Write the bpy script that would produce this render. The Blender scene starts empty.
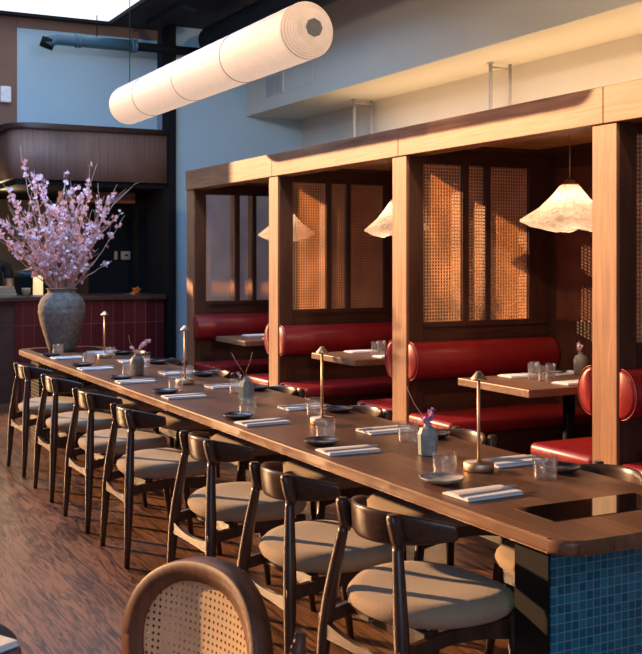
import bpy, bmesh, math, random
from mathutils import Vector, Matrix
random.seed(7)
SC = bpy.context.scene
COL = SC.collection
PI = math.pi

# ------------------------------------------------------------------ camera
YAW = math.radians(27.4)
cam_d = bpy.data.cameras.new('camera')
cam = bpy.data.objects.new('camera', cam_d); COL.objects.link(cam)
cam.location = (0, 0, 1.5)
cam.rotation_euler = (PI/2, 0, -YAW)
cam_d.sensor_fit = 'VERTICAL'; cam_d.sensor_height = 36.0
cam_d.lens = 1080*36/654
cam_d.shift_y = -(327-258)/654
cam_d.clip_start = .05; cam_d.clip_end = 100
cam_d.dof.use_dof = True; cam_d.dof.focus_distance = 4.6; cam_d.dof.aperture_fstop = 12
SC.camera = cam

# ------------------------------------------------------------------ world, sun, exposure
w = bpy.data.worlds.new('sky'); SC.world = w; w.use_nodes = True
bg = w.node_tree.nodes['Background']
bg.inputs[0].default_value = (.36, .52, 1.0, 1); bg.inputs[1].default_value = .20
sl = bpy.data.lights.new('sun', 'SUN'); sl.energy = 9.6; sl.color = (1, .57, .27); sl.angle = math.radians(.9)
sun = bpy.data.objects.new('sun', sl); COL.objects.link(sun)
SUN_EL = math.radians(14.5)
sd = Vector((.53*math.cos(SUN_EL), -.848*math.cos(SUN_EL), -math.sin(SUN_EL)))
sun.rotation_euler = sd.to_track_quat('-Z', 'Y').to_euler()
def area(name, loc, aim, size, energy, color, size_y=None):
    l = bpy.data.lights.new(name, 'AREA'); l.energy = energy; l.color = color; l.size = size
    if size_y: l.shape = 'RECTANGLE'; l.size_y = size_y
    o = bpy.data.objects.new(name, l); COL.objects.link(o); o.location = loc
    o.rotation_euler = (Vector(aim)-Vector(loc)).to_track_quat('-Z', 'Y').to_euler(); return o
def spot(name, loc, aim, energy, color, deg, blend=.6, r=.05):
    l = bpy.data.lights.new(name, 'SPOT'); l.energy = energy; l.color = color
    l.spot_size = math.radians(deg); l.spot_blend = blend; l.shadow_soft_size = r
    o = bpy.data.objects.new(name, l); COL.objects.link(o); o.location = loc
    o.rotation_euler = (Vector(aim)-Vector(loc)).to_track_quat('-Z', 'Y').to_euler(); return o
def point(name, loc, energy, color, r=.04):
    l = bpy.data.lights.new(name, 'POINT'); l.energy = energy; l.color = color; l.shadow_soft_size = r
    o = bpy.data.objects.new(name, l); COL.objects.link(o); o.location = loc; return o
WARM = (1, .66, .36)
# warm strip lights lying on the booth roofs, washing the wall and the soffit
rs = area('booth_roof_strip', (5.25, 5.6, 2.40), (5.25, 5.6, 4), .12, 42, WARM, 7.5); rs.rotation_euler = (PI, 0, 0)
# daylight arriving from the street front behind the camera
area('street_daylight', (.4, -1.2, 2.4), (2.6, 5, 1.0), 2.4, 45, (.74, .84, 1.0), 2.4)
# warm ceiling spots over the aisle (out of view, above the frame), then an added soffit wash
spot('ceiling_spot', (1.2, 3.2, 3.9), (3.7, 4.2, 1.7), 210, (1, .70, .44), 62)
spot('ceiling_spot.001', (1.3, 5.4, 3.9), (3.7, 6.4, 1.8), 150, (1, .66, .38), 60)
spot('soffit_wash', (2.9, 1.6, 3.5), (4.9, 6.0, 3.7), 620, (1, .76, .50), 80, 1)  # warm wash added to brighten the soffit front, no fitting modelled
# daylight through the skylight
sk_ = area('skylight_daylight', (1.9, 8.9, 3.98), (2.4, 10.4, 0), 2.6, 230, (.13, .46, 1.0), 4.8); sk_.rotation_euler = (math.radians(16), 0, 0)
# kitchen light behind the bar
point('kitchen_lamp', (2.4, 12.4, 2.15), 16, (1, .72, .42), .12)
SC.view_settings.view_transform = 'Standard'; SC.view_settings.look = 'None'
SC.view_settings.exposure = 0.0; SC.view_settings.gamma = 1.0; SC.view_settings.use_curve_mapping = False

# ------------------------------------------------------------------ materials
MATS = {}
def new_mat(name):
    m = bpy.data.materials.new(name); m.use_nodes = True; MATS[name] = m
    return m, m.node_tree, m.node_tree.nodes['Principled BSDF']
def rgb(c): return (c[0], c[1], c[2], 1)
def flat(name, c, rough=.5, metal=0, noise=.12, nscale=18, bump=0, spec=.5, coat=0, sheen=0):
    m, nt, b = new_mat(name); N = nt.nodes; L = nt.links
    tc = N.new('ShaderNodeTexCoord'); n = N.new('ShaderNodeTexNoise'); n.inputs['Scale'].default_value = nscale; n.inputs['Detail'].default_value = 4
    L.new(tc.outputs['Object'], n.inputs['Vector'])
    r = N.new('ShaderNodeValToRGB')
    r.color_ramp.elements[0].position = .3; r.color_ramp.elements[1].position = .7
    r.color_ramp.elements[0].color = rgb([x*(1-noise) for x in c]); r.color_ramp.elements[1].color = rgb([min(1, x*(1+noise)) for x in c])
    L.new(n.outputs['Fac'], r.inputs['Fac']); L.new(r.outputs['Color'], b.inputs['Base Color'])
    b.inputs['Roughness'].default_value = rough; b.inputs['Metallic'].default_value = metal
    b.inputs['Specular IOR Level'].default_value = spec; b.inputs['Coat Weight'].default_value = coat; b.inputs['Sheen Weight'].default_value = sheen
    if bump:
        bp = N.new('ShaderNodeBump'); bp.inputs['Strength'].default_value = bump; bp.inputs['Distance'].default_value = .01
        L.new(n.outputs['Fac'], bp.inputs['Height']); L.new(bp.outputs['Normal'], b.inputs['Normal'])
    return m
def wood(name, dark, light, axis, rough=.42, across=26, along=1.6, plank=None, coat=0, contrast=(.34, .66), swirl=1.2):
    """grain running along axis 0/1/2; plank=(width, across axis) adds boards"""
    m, nt, b = new_mat(name); N = nt.nodes; L = nt.links
    tc = N.new('ShaderNodeTexCoord'); mp = N.new('ShaderNodeMapping')
    s = [across]*3; s[axis] = along; mp.inputs['Scale'].default_value = s
    vec = tc.outputs['Object']
    if plank:
        sep = N.new('ShaderNodeSeparateXYZ'); L.new(vec, sep.inputs[0])
        dv = N.new('ShaderNodeMath'); dv.operation = 'DIVIDE'; dv.inputs[1].default_value = plank[0]; L.new(sep.outputs[plank[1]], dv.inputs[0])
        fl = N.new('ShaderNodeMath'); fl.operation = 'FLOOR'; L.new(dv.outputs[0], fl.inputs[0])
        wn = N.new('ShaderNodeTexWhiteNoise'); wn.noise_dimensions = '1D'; L.new(fl.outputs[0], wn.inputs['W'])
        sc = N.new('ShaderNodeVectorMath'); sc.operation = 'SCALE'; sc.inputs['Scale'].default_value = 9; L.new(wn.outputs['Color'], sc.inputs[0])
        ad = N.new('ShaderNodeVectorMath'); ad.operation = 'ADD'; L.new(vec, ad.inputs[0]); L.new(sc.outputs[0], ad.inputs[1]); vec = ad.outputs[0]
        fr = N.new('ShaderNodeMath'); fr.operation = 'FRACT'; L.new(dv.outputs[0], fr.inputs[0])
        gp = N.new('ShaderNodeMath'); gp.operation = 'LESS_THAN'; gp.inputs[1].default_value = .022; L.new(fr.outputs[0], gp.inputs[0])
    L.new(vec, mp.inputs[0])
    n1 = N.new('ShaderNodeTexNoise'); n1.inputs['Scale'].default_value = 1; n1.inputs['Detail'].default_value = 7; n1.inputs['Roughness'].default_value = .62; n1.inputs['Distortion'].default_value = swirl
    L.new(mp.outputs[0], n1.inputs['Vector'])
    n2 = N.new('ShaderNodeTexNoise'); n2.inputs['Scale'].default_value = 2.2; n2.inputs['Detail'].default_value = 2; L.new(vec, n2.inputs['Vector'])
    mx = N.new('ShaderNodeMath'); mx.operation = 'MULTIPLY_ADD'; mx.inputs[1].default_value = .3; L.new(n2.outputs['Fac'], mx.inputs[0])
    m2 = N.new('ShaderNodeMath'); m2.operation = 'MULTIPLY'; m2.inputs[1].default_value = .72; L.new(n1.outputs['Fac'], m2.inputs[0]); L.new(m2.outputs[0], mx.inputs[2])
    r = N.new('ShaderNodeValToRGB'); e = r.color_ramp.elements
    e[0].position = contrast[0]; e[1].position = contrast[1]; e[0].color = rgb(dark); e[1].color = rgb(light)
    L.new(mx.outputs[0], r.inputs['Fac']); out = r.outputs['Color']
    if plank:
        tn = N.new('ShaderNodeMapRange'); tn.inputs['To Min'].default_value = .72; tn.inputs['To Max'].default_value = 1.18; L.new(wn.outputs['Value'], tn.inputs['Value'])
        mm = N.new('ShaderNodeVectorMath'); mm.operation = 'SCALE'; L.new(out, mm.inputs[0]); L.new(tn.outputs[0], mm.inputs['Scale'])
        mg = N.new('ShaderNodeMix'); mg.data_type = 'RGBA'; L.new(gp.outputs[0], mg.inputs['Factor']); L.new(mm.outputs[0], mg.inputs[6]); mg.inputs[7].default_value = rgb([x*.35 for x in dark]); out = mg.outputs[2]
    L.new(out, b.inputs['Base Color'])
    b.inputs['Roughness'].default_value = rough; b.inputs['Coat Weight'].default_value = coat; b.inputs['Coat Roughness'].default_value = .25
    bp = N.new('ShaderNodeBump'); bp.inputs['Strength'].default_value = .12; bp.inputs['Distance'].default_value = .004
    L.new(n1.outputs['Fac'], bp.inputs['Height']); L.new(bp.outputs['Normal'], b.inputs['Normal'])
    return m
def tiles(name, c1, c2, grout, size, rough=.2, gap=.06, spec=.6):
    """size=(sx,sy,sz) per-axis tile sizes; grout lines drawn on every axis lying in the face"""
    m, nt, b = new_mat(name); N = nt.nodes; L = nt.links
    tc = N.new('ShaderNodeTexCoord'); ge = N.new('ShaderNodeNewGeometry')
    dv = N.new('ShaderNodeVectorMath'); dv.operation = 'DIVIDE'; dv.inputs[1].default_value = size; L.new(tc.outputs['Object'], dv.inputs[0])
    fl = N.new('ShaderNodeVectorMath'); fl.operation = 'FLOOR'; L.new(dv.outputs[0], fl.inputs[0])
    fr = N.new('ShaderNodeVectorMath'); fr.operation = 'FRACTION'; L.new(dv.outputs[0], fr.inputs[0])
    s = N.new('ShaderNodeSeparateXYZ'); L.new(fr.outputs[0], s.inputs[0])
    ns = N.new('ShaderNodeSeparateXYZ'); L.new(ge.outputs['True Normal'], ns.inputs[0])
    acc = None
    mn = min(size)
    for i in range(3):
        lt = N.new('ShaderNodeMath'); lt.operation = 'LESS_THAN'; lt.inputs[1].default_value = gap*mn/size[i]; L.new(s.outputs[i], lt.inputs[0])
        ab = N.new('ShaderNodeMath'); ab.operation = 'ABSOLUTE'; L.new(ns.outputs[i], ab.inputs[0])
        fl2 = N.new('ShaderNodeMath'); fl2.operation = 'LESS_THAN'; fl2.inputs[1].default_value = .5; L.new(ab.outputs[0], fl2.inputs[0])
        mu = N.new('ShaderNodeMath'); mu.operation = 'MULTIPLY'; L.new(lt.outputs[0], mu.inputs[0]); L.new(fl2.outputs[0], mu.inputs[1])
        if acc is None: acc = mu
        else:
            x = N.new('ShaderNodeMath'); x.operation = 'MAXIMUM'; L.new(acc.outputs[0], x.inputs[0]); L.new(mu.outputs[0], x.inputs[1]); acc = x
    wn = N.new('ShaderNodeTexWhiteNoise'); L.new(fl.outputs[0], wn.inputs['Vector'])
    r = N.new('ShaderNodeValToRGB'); r.color_ramp.elements[0].color = rgb(c1); r.color_ramp.elements[1].color = rgb(c2); L.new(wn.outputs['Value'], r.inputs['Fac'])
    mx = N.new('ShaderNodeMix'); mx.data_type = 'RGBA'; L.new(acc.outputs[0], mx.inputs['Factor']); L.new(r.outputs[0], mx.inputs[6]); mx.inputs[7].default_value = rgb(grout)
    L.new(mx.outputs[2], b.inputs['Base Color'])
    mr = N.new('ShaderNodeMapRange'); mr.inputs['To Min'].default_value = rough; mr.inputs['To Max'].default_value = .8; L.new(acc.outputs[0], mr.inputs['Value']); L.new(mr.outputs[0], b.inputs['Roughness'])
    b.inputs['Specular IOR Level'].default_value = spec
    return m
def cane(name, c, p, hole, axes=(0, 2), rnd=False):
    """woven cane: real holes through the sheet"""
    m, nt, b = new_mat(name); N = nt.nodes; L = nt.links
    b.inputs['Base Color'].default_value = rgb(c); b.inputs['Roughness'].default_value = .6
    tc = N.new('ShaderNodeTexCoord'); s = N.new('ShaderNodeSeparateXYZ'); L.new(tc.outputs['Object'], s.inputs[0])
    res = []
    for ax in axes:
        d = N.new('ShaderNodeMath'); d.operation = 'DIVIDE'; d.inputs[1].default_value = p; L.new(s.outputs[ax], d.inputs[0])
        f = N.new('ShaderNodeMath'); f.operation = 'FRACT'; L.new(d.outputs[0], f.inputs[0])
        u = N.new('ShaderNodeMath'); u.operation = 'SUBTRACT'; u.inputs[1].default_value = .5; L.new(f.outputs[0], u.inputs[0])
        q = N.new('ShaderNodeMath'); q.operation = 'ABSOLUTE'; L.new(u.outputs[0], q.inputs[0]); res.append(q)
    if rnd:
        cv = N.new('ShaderNodeCombineXYZ'); L.new(res[0].outputs[0], cv.inputs[0]); L.new(res[1].outputs[0], cv.inputs[1])
        ln = N.new('ShaderNodeVectorMath'); ln.operation = 'LENGTH'; L.new(cv.outputs[0], ln.inputs[0]); v = ln.outputs['Value']
    else:
        mxx = N.new('ShaderNodeMath'); mxx.operation = 'MAXIMUM'; L.new(res[0].outputs[0], mxx.inputs[0]); L.new(res[1].outputs[0], mxx.inputs[1]); v = mxx.outputs[0]
    lt = N.new('ShaderNodeMath'); lt.operation = 'LESS_THAN'; lt.inputs[1].default_value = hole; L.new(v, lt.inputs[0])
    nz = N.new('ShaderNodeTexNoise'); nz.inputs['Scale'].default_value = 6; L.new(tc.outputs['Object'], nz.inputs['Vector'])
    r = N.new('ShaderNodeValToRGB'); r.color_ramp.elements[0].position = .3; r.color_ramp.elements[1].position = .7
    r.color_ramp.elements[0].color = rgb([x*.8 for x in c]); r.color_ramp.elements[1].color = rgb([min(1, x*1.15) for x in c]); L.new(nz.outputs['Fac'], r.inputs['Fac']); L.new(r.outputs[0], b.inputs['Base Color'])
    tl = N.new('ShaderNodeBsdfTranslucent'); L.new(r.outputs[0], tl.inputs[0])
    ms = N.new('ShaderNodeMixShader'); ms.inputs[0].default_value = .4; L.new(b.outputs[0], ms.inputs[1]); L.new(tl.outputs[0], ms.inputs[2])
    tr = N.new('ShaderNodeBsdfTransparent'); mh = N.new('ShaderNodeMixShader'); L.new(lt.outputs[0], mh.inputs[0]); L.new(ms.outputs[0], mh.inputs[1]); L.new(tr.outputs[0], mh.inputs[2])
    L.new(mh.outputs[0], N['Material Output'].inputs['Surface'])
    return m
def glow(name, c, emis, strength, rough=.7, nscale=40, lines=None):
    m, nt, b = new_mat(name); N = nt.nodes; L = nt.links
    b.inputs['Base Color'].default_value = rgb(c); b.inputs['Roughness'].default_value = rough
    b.inputs['Emission Color'].default_value = rgb(emis); b.inputs['Emission Strength'].default_value = strength
    tc = N.new('ShaderNodeTexCoord'); mp = N.new('ShaderNodeMapping'); mp.inputs['Scale'].default_value = lines or (1, 1, 1)
    n = N.new('ShaderNodeTexNoise'); n.inputs['Scale'].default_value = nscale; n.inputs['Detail'].default_value = 5; n.inputs['Distortion'].default_value = 1
    L.new(tc.outputs['Object'], mp.inputs[0]); L.new(mp.outputs[0], n.inputs['Vector'])
    mr = N.new('ShaderNodeMapRange'); mr.inputs['From Min'].default_value = .3; mr.inputs['From Max'].default_value = .7; mr.inputs['To Min'].default_value = strength*.85; mr.inputs['To Max'].default_value = strength*1.12
    L.new(n.outputs['Fac'], mr.inputs['Value']); L.new(mr.outputs[0], b.inputs['Emission Strength'])
    return m
def glassmat(name, tint=(.985, .99, .995), rough=.02):
    m, nt, b = new_mat(name); N = nt.nodes; L = nt.links
    tr = N.new('ShaderNodeBsdfTransparent'); tr.inputs[0].default_value = rgb(tint)
    gl = N.new('ShaderNodeBsdfGlossy'); gl.inputs['Roughness'].default_value = rough
    lw = N.new('ShaderNodeLayerWeight'); lw.inputs['Blend'].default_value = .35
    mr = N.new('ShaderNodeMapRange'); mr.inputs['To Min'].default_value = .06; mr.inputs['To Max'].default_value = .55; L.new(lw.outputs['Facing'], mr.inputs['Value'])
    df = N.new('ShaderNodeBsdfTranslucent'); df.inputs[0].default_value = (.9, .9, .9, 1); m0 = N.new('ShaderNodeMixShader'); m0.inputs[0].default_value = .025; L.new(tr.outputs[0], m0.inputs[1]); L.new(df.outputs[0], m0.inputs[2])
    mx = N.new('ShaderNodeMixShader'); L.new(mr.outputs[0], mx.inputs[0]); L.new(m0.outputs[0], mx.inputs[1]); L.new(gl.outputs[0], mx.inputs[2])
    L.new(mx.outputs[0], N['Material Output'].inputs['Surface']); return m

M_floor = wood('floor oak', (.036, .014, .008), (.27, .125, .062), 1, rough=.36, across=26, along=2.2, plank=(.14, 0), swirl=3, contrast=(.42, .57))
M_table = wood('walnut table top', (.085, .036, .018), (.19, .088, .046), 1, rough=.38, across=30, along=1.2, plank=(.12, 0))
M_post = wood('warm walnut upright', (.15, .055, .024), (.40, .185, .088), 2, rough=.5, along=1.1, swirl=1.8)
M_beam = wood('warm walnut beam', (.15, .055, .026), (.39, .18, .088), 1, rough=.5, along=1.1, swirl=1.8)
M_frameX = wood('dark walnut frame', (.040, .014, .008), (.095, .036, .020), 2, rough=.4)
M_frameH = wood('dark walnut rail', (.040, .014, .008), (.095, .036, .020), 0, rough=.4)
M_chair = wood('dark stained chair wood', (.030, .014, .009), (.085, .042, .026), 2, rough=.33, across=40)
M_crest = wood('dark stained crest wood', (.030, .014, .009), (.085, .042, .026), 1, rough=.33, across=40)
M_cane_frame = wood('brown cane chair frame', (.075, .026, .014), (.16, .062, .034), 2, rough=.5)
M_fascia = wood('fluted bulkhead veneer', (.16, .09, .07), (.33, .20, .155), 2, rough=.5, across=60, along=.8)
M_trimd = wood('dark trim wood', (.035, .015, .012), (.075, .035, .028), 0, rough=.4)
M_btable = wood('booth table wood', (.13, .06, .035), (.27, .14, .085), 0, rough=.4)
M_fabric = flat('beige wool seat fabric', (.36, .27, .185), .95, noise=.12, nscale=220, bump=.25, spec=.1, sheen=.2)
M_leather = flat('oxblood red leather', (.25, .012, .014), .36, noise=.12, nscale=9, bump=.03)
M_wall = flat('cream plaster', (.66, .59, .47), .9, noise=.03, nscale=1.5)
M_wallc = flat('skylight tinted plaster', (.36, .50, .58), .9, noise=.03, nscale=1.5)  # blue of the skylight's light is put into this plaster's colour
M_wallb = flat('brown plaster', (.20, .11, .075), .9, noise=.1, nscale=2)
M_olive = flat('olive kitchen wall', (.20, .16, .10), .8, noise=.2, nscale=3)
M_black = flat('matt black', (.005, .005, .006), .8, noise=.1, spec=.2)
M_ceil = flat('black painted ceiling', (.010, .010, .012), .8, noise=.2, nscale=4)
M_pipe = flat('blue lit black paint', (.05, .12, .18), .35, noise=.1)  # black paint shifted to blue, carrying the skylight's cast in its colour
M_grey = flat('grey painted steel', (.42, .40, .38), .5)
M_tileb = tiles('blue mosaic tile', (.008, .085, .15), (.022, .18, .28), (.11, .25, .32), (.0268, .0268, .0268), rough=.12, gap=.12)
M_tiler = tiles('oxblood stacked tile', (.085, .010, .012), (.12, .016, .018), (.17, .07, .065), (.12, .5, .40), rough=.25, gap=.035)
M_tilef = tiles('dark mosaic with pale grout', (.006, .012, .014), (.014, .024, .028), (.30, .24, .16), (.0268, .0268, .0268), rough=.15, gap=.12)
M_inset = flat('polished black stone', (.006, .005, .005), .04, noise=.2, spec=.8)
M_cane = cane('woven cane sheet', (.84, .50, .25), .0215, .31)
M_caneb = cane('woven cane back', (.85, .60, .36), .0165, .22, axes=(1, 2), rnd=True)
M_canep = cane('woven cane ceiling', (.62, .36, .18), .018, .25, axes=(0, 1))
M_brass = flat('aged brass', (.70, .50, .33), .5, metal=1, noise=.06)
M_glass = glassmat('clear tumbler glass')
M_water = glassmat('water', (.96, .97, .98), .0)
M_plate = flat('dark glazed stoneware', (.035, .04, .05), .22, noise=.25, nscale=60, coat=.3)
M_platel = flat('speckled pale stoneware', (.34, .32, .29), .45, noise=.45, nscale=26)
M_rim = flat('dark plate underside', (.03, .028, .026), .5)
M_napkin = flat('white linen', (.80, .80, .82), .95, noise=.03, nscale=60, bump=.1)
M_stick = flat('pale chopsticks', (.62, .55, .48), .6)
M_ceram = flat('blue grey glazed ceramic', (.32, .39, .38), .4, noise=.22, nscale=40)
M_ceram2 = flat('taupe glazed ceramic', (.20, .19, .16), .5, noise=.2, nscale=40)
M_urn = flat('rough grey stoneware', (.20, .165, .13), .9, noise=.34, nscale=30, bump=.5)
M_twig = flat('pale bark', (.50, .34, .30), .8)
M_petal = flat('pink blossom', (.88, .62, .68), .8, noise=.18, nscale=14)
M_petal2 = flat('violet blossom', (.55, .30, .62), .8, noise=.2, nscale=30)
M_paper = glow('washi paper', (.20, .17, .15), (1, .68, .50), .72, nscale=6, lines=(6, 30, 6))
def paper(name, c):
    m, nt, b = new_mat(name); N = nt.nodes; L = nt.links
    tc = N.new('ShaderNodeTexCoord'); n = N.new('ShaderNodeTexNoise'); n.inputs['Scale'].default_value = 16; n.inputs['Detail'].default_value = 8; n.inputs['Distortion'].default_value = 2.5
    L.new(tc.outputs['Object'], n.inputs['Vector']); r = N.new('ShaderNodeValToRGB'); r.color_ramp.elements[0].position = .35; r.color_ramp.elements[1].position = .6
    r.color_ramp.elements[0].color = rgb([x*.62 for x in c]); r.color_ramp.elements[1].color = rgb(c); L.new(n.outputs['Fac'], r.inputs['Fac'])
    L.new(r.outputs[0], b.inputs['Base Color']); b.inputs['Roughness'].default_value = .9
    bp = N.new('ShaderNodeBump'); bp.inputs['Strength'].default_value = .6; bp.inputs['Distance'].default_value = .02; L.new(n.outputs['Fac'], bp.inputs['Height']); L.new(bp.outputs['Normal'], b.inputs['Normal'])
    t = N.new('ShaderNodeBsdfTranslucent'); L.new(r.outputs[0], t.inputs[0]); mx = N.new('ShaderNodeMixShader'); mx.inputs[0].default_value = .45
    L.new(b.outputs[0], mx.inputs[1]); L.new(t.outputs[0], mx.inputs[2]); L.new(mx.outputs[0], N['Material Output'].inputs['Surface']); return m
M_paper2 = paper('crinkled paper shade', (.62, .52, .43))
M_paperend = glow('pleated paper', (.40, .33, .28), (1, .62, .42), .55, nscale=8)
_nt = M_paperend.node_tree; _N = _nt.nodes; _L = _nt.links
_tc = _N.new('ShaderNodeTexCoord'); _m = _N.new('ShaderNodeVectorMath'); _m.operation = 'MULTIPLY'; _m.inputs[1].default_value = (1, 0, 1); _L.new(_tc.outputs['Object'], _m.inputs[0])
_l = _N.new('ShaderNodeVectorMath'); _l.operation = 'LENGTH'; _L.new(_m.outputs[0], _l.inputs[0])
_d = _N.new('ShaderNodeMath'); _d.operation = 'MULTIPLY'; _d.inputs[1].default_value = 85; _L.new(_l.outputs['Value'], _d.inputs[0])
_f = _N.new('ShaderNodeMath'); _f.operation = 'FRACT'; _L.new(_d.outputs[0], _f.inputs[0])
_r = _N.new('ShaderNodeValToRGB'); _r.color_ramp.elements[0].color = (.55, .26, .14, 1); _r.color_ramp.elements[1].color = (1, .68, .48, 1); _r.color_ramp.elements[1].position = .45; _L.new(_f.outputs[0], _r.inputs['Fac'])
_L.new(_r.outputs['Color'], _N['Principled BSDF'].inputs['Emission Color'])
M_bulb = glow('lamp bulb', (1, .9, .8), (1, .75, .45), 9)
M_sky = glow('sky seen through skylight glass', (.8, .9, 1), (.78, .90, 1.0), 1.25, nscale=.6)
M_cap = flat('grey end cap', (.17, .175, .19), .6)
M_seam = flat('brown seam thread', (.22, .14, .10), .8)
M_skin = flat('skin', (.50, .27, .18), .55, noise=.05)
M_tee = flat('black cotton', (.012, .013, .018), .9)
M_hat = flat('grey blue cap cloth', (.10, .13, .17), .9)
M_white = flat('white plastic', (.72, .72, .70), .5)
M_candle = glow('lit paper lantern', (.8, .6, .35), (1, .62, .28), 1.1, nscale=20)
M_board = flat('pale cutting board', (.42, .30, .18), .6, noise=.15)
M_orange = flat('orange petal', (.80, .22, .03), .6)
M_steel = flat('steel', (.55, .55, .56), .3, metal=1)
M_bluecl = flat('dark blue lacquer', (.010, .02, .06), .3)

# ------------------------------------------------------------------ mesh helpers
class MB:
    def __init__(s): s.bm = bmesh.new()
    def box(s, x0, x1, y0, y1, z0, z1, bev=0, seg=2, mat=None):
        r = bmesh.ops.create_cube(s.bm, size=1)['verts']
        for v in r: v.co = Vector(((x0+x1)/2+v.co.x*(x1-x0), (y0+y1)/2+v.co.y*(y1-y0), (z0+z1)/2+v.co.z*(z1-z0)))
        if bev:
            es = list({e for v in r for e in v.link_edges})
            g = bmesh.ops.bevel(s.bm, geom=es, offset=bev, segments=seg, affect='EDGES', profile=.5)
            r = list({v for f in g['faces'] for v in f.verts} | {v for v in r if v.is_valid})
        if mat is not None:
            for v in r: v.co = mat @ v.co
        return s
    def sweep(s, rings, closed=True, caps=True, smooth=True):
        V = [[s.bm.verts.new(p) for p in r] for r in rings]; n = len(V[0])
        for a, b in zip(V[:-1], V[1:]):
            for i in range(n if closed else n-1):
                j = (i+1) % n
                try: s.bm.faces.new((a[i], a[j], b[j], b[i])).smooth = smooth
                except ValueError: pass
        if caps and closed:
            s.bm.faces.new(V[0][::-1]); s.bm.faces.new(V[-1])
        return s
    def tube(s, pts, rad, n=12, sx=1.0, caps=True):
        pts = [Vector(p) for p in pts]
        if not hasattr(rad, '__len__'): rad = [rad]*len(pts)
        t0 = (pts[1]-pts[0]).normalized(); up = Vector((0, 0, 1)) if abs(t0.z) < .9 else Vector((1, 0, 0))
        u = t0.cross(up).normalized(); rings = []
        for i, p in enumerate(pts):
            t = (pts[min(i+1, len(pts)-1)]-pts[max(i-1, 0)]).normalized()
            u = (u-t*u.dot(t)).normalized(); v = t.cross(u)
            rings.append([p+u*(rad[i]*sx*math.cos(2*PI*k/n))+v*(rad[i]*math.sin(2*PI*k/n)) for k in range(n)])
        return s.sweep(rings, caps=caps)
    def lathe(s, prof, c=(0, 0, 0), n=32, axis=2, caps=True, wob=None):
        rings = []
        for k, (r, h) in enumerate(prof):
            rr = []
            for i in range(n):
                a = 2*PI*i/n; q = r*(wob(a, k) if wob else 1)
                p = (q*math.cos(a), q*math.sin(a), h)
                if axis == 1: p = (p[0], h, p[1])
                if axis == 0: p = (h, p[0], p[1])
                rr.append((p[0]+c[0], p[1]+c[1], p[2]+c[2]))
            rings.append(rr)
        return s.sweep(rings, caps=caps)
    def prism(s, poly, z0, z1, bev=0, seg=3):
        b = [s.bm.verts.new((x, y, z0)) for x, y in poly]; t = [s.bm.verts.new((x, y, z1)) for x, y in poly]; n = len(poly)
        fb = s.bm.faces.new(b[::-1]); ft = s.bm.faces.new(t)
        for i in range(n): s.bm.faces.new((b[i], b[(i+1) % n], t[(i+1) % n], t[i])).smooth = True
        if bev:
            bmesh.ops.bevel(s.bm, geom=list(fb.edges)+list(ft.edges), offset=bev, segments=seg, affect='EDGES', profile=.5)
        return s
    def ball(s, c, r, n=12):
        if not hasattr(r, '__len__'): r = (r, r, r)
        g = bmesh.ops.create_uvsphere(s.bm, u_segments=n, v_segments=max(6, n//2+2), radius=1)
        for v in g['verts']: v.co = Vector((c[0]+v.co.x*r[0], c[1]+v.co.y*r[1], c[2]+v.co.z*r[2]))
        for v in g['verts']:
            for f in v.link_faces: f.smooth = True
        return s
    def quad(s, *p):
        s.bm.faces.new([s.bm.verts.new(q) for q in p]); return s
    def build(s, name, mat, parent=None, origin=None):
        bmesh.ops.recalc_face_normals(s.bm, faces=s.bm.faces)
        me = bpy.data.meshes.new(name)
        if origin: bmesh.ops.translate(s.bm, verts=s.bm.verts, vec=-Vector(origin))
        s.bm.to_mesh(me); s.bm.free(); me.materials.append(mat)
        o = bpy.data.objects.new(name, me); COL.objects.link(o)
        if origin: o.location = origin
        if parent: o.parent = parent
        return o
def tag(o, label, cat, group=None, kind=None):
    o['label'] = label; o['category'] = cat
    if group: o['group'] = group
    if kind: o['kind'] = kind
    return o
def thing(name, label, cat, loc=(0, 0, 0), rz=0, group=None):
    o = bpy.data.objects.new(name, None); COL.objects.link(o); o.location = loc; o.rotation_euler = (0, 0, rz); o.empty_display_size = .1
    return tag(o, label, cat, group)
def struct(o, cat=None):
    o['kind'] = 'structure'; return o
def dup(root, label, loc=None, rz=None, group=None):
    kids = [(root, None)]
    r = root.copy(); COL.objects.link(r); r['label'] = label
    if loc is not None: r.location = loc
    if rz is not None: r.rotation_euler = (0, 0, rz)
    if group: r['group'] = group
    for ch in list(root.children):
        c = ch.copy(); COL.objects.link(c); c.parent = r
        for g in list(ch.children):
            d = g.copy(); COL.objects.link(d); d.parent = c
    return r
def sq(a, n):  # superellipse direction
    c, s_ = math.cos(a), math.sin(a)
    return math.copysign(abs(c)**(2/n), c), math.copysign(abs(s_)**(2/n), s_)
def rrect(x0, x1, y0, y1, r, n=6):
    if not hasattr(r, '__len__'): r = [r]*4
    out = []
    for (cx, cy, a0, q) in ((x1-r[0], y0+r[0], -PI/2, r[0]), (x1-r[1], y1-r[1], 0, r[1]), (x0+r[2], y1-r[2], PI/2, r[2]), (x0+r[3], y0+r[3], PI, r[3])):
        for i in range(n+1):
            a = a0+PI/2*i/n; out.append((cx+q*math.cos(a), cy+q*math.sin(a)))
    return out

# ------------------------------------------------------------------ the room
HC = 4.05
struct(MB().box(-6, 6.2, -3, 15, -.1, 0).build('floor', M_floor))
cb = MB()
cb.box(3.36, 6.2, -1, 15, HC, HC+.2); cb.box(.3, 3.36, -1, 6.0, HC, HC+.2); cb.box(.3, 3.36, 11.46, 15, HC, HC+.2)
struct(cb.build('ceiling', M_ceil))
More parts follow.
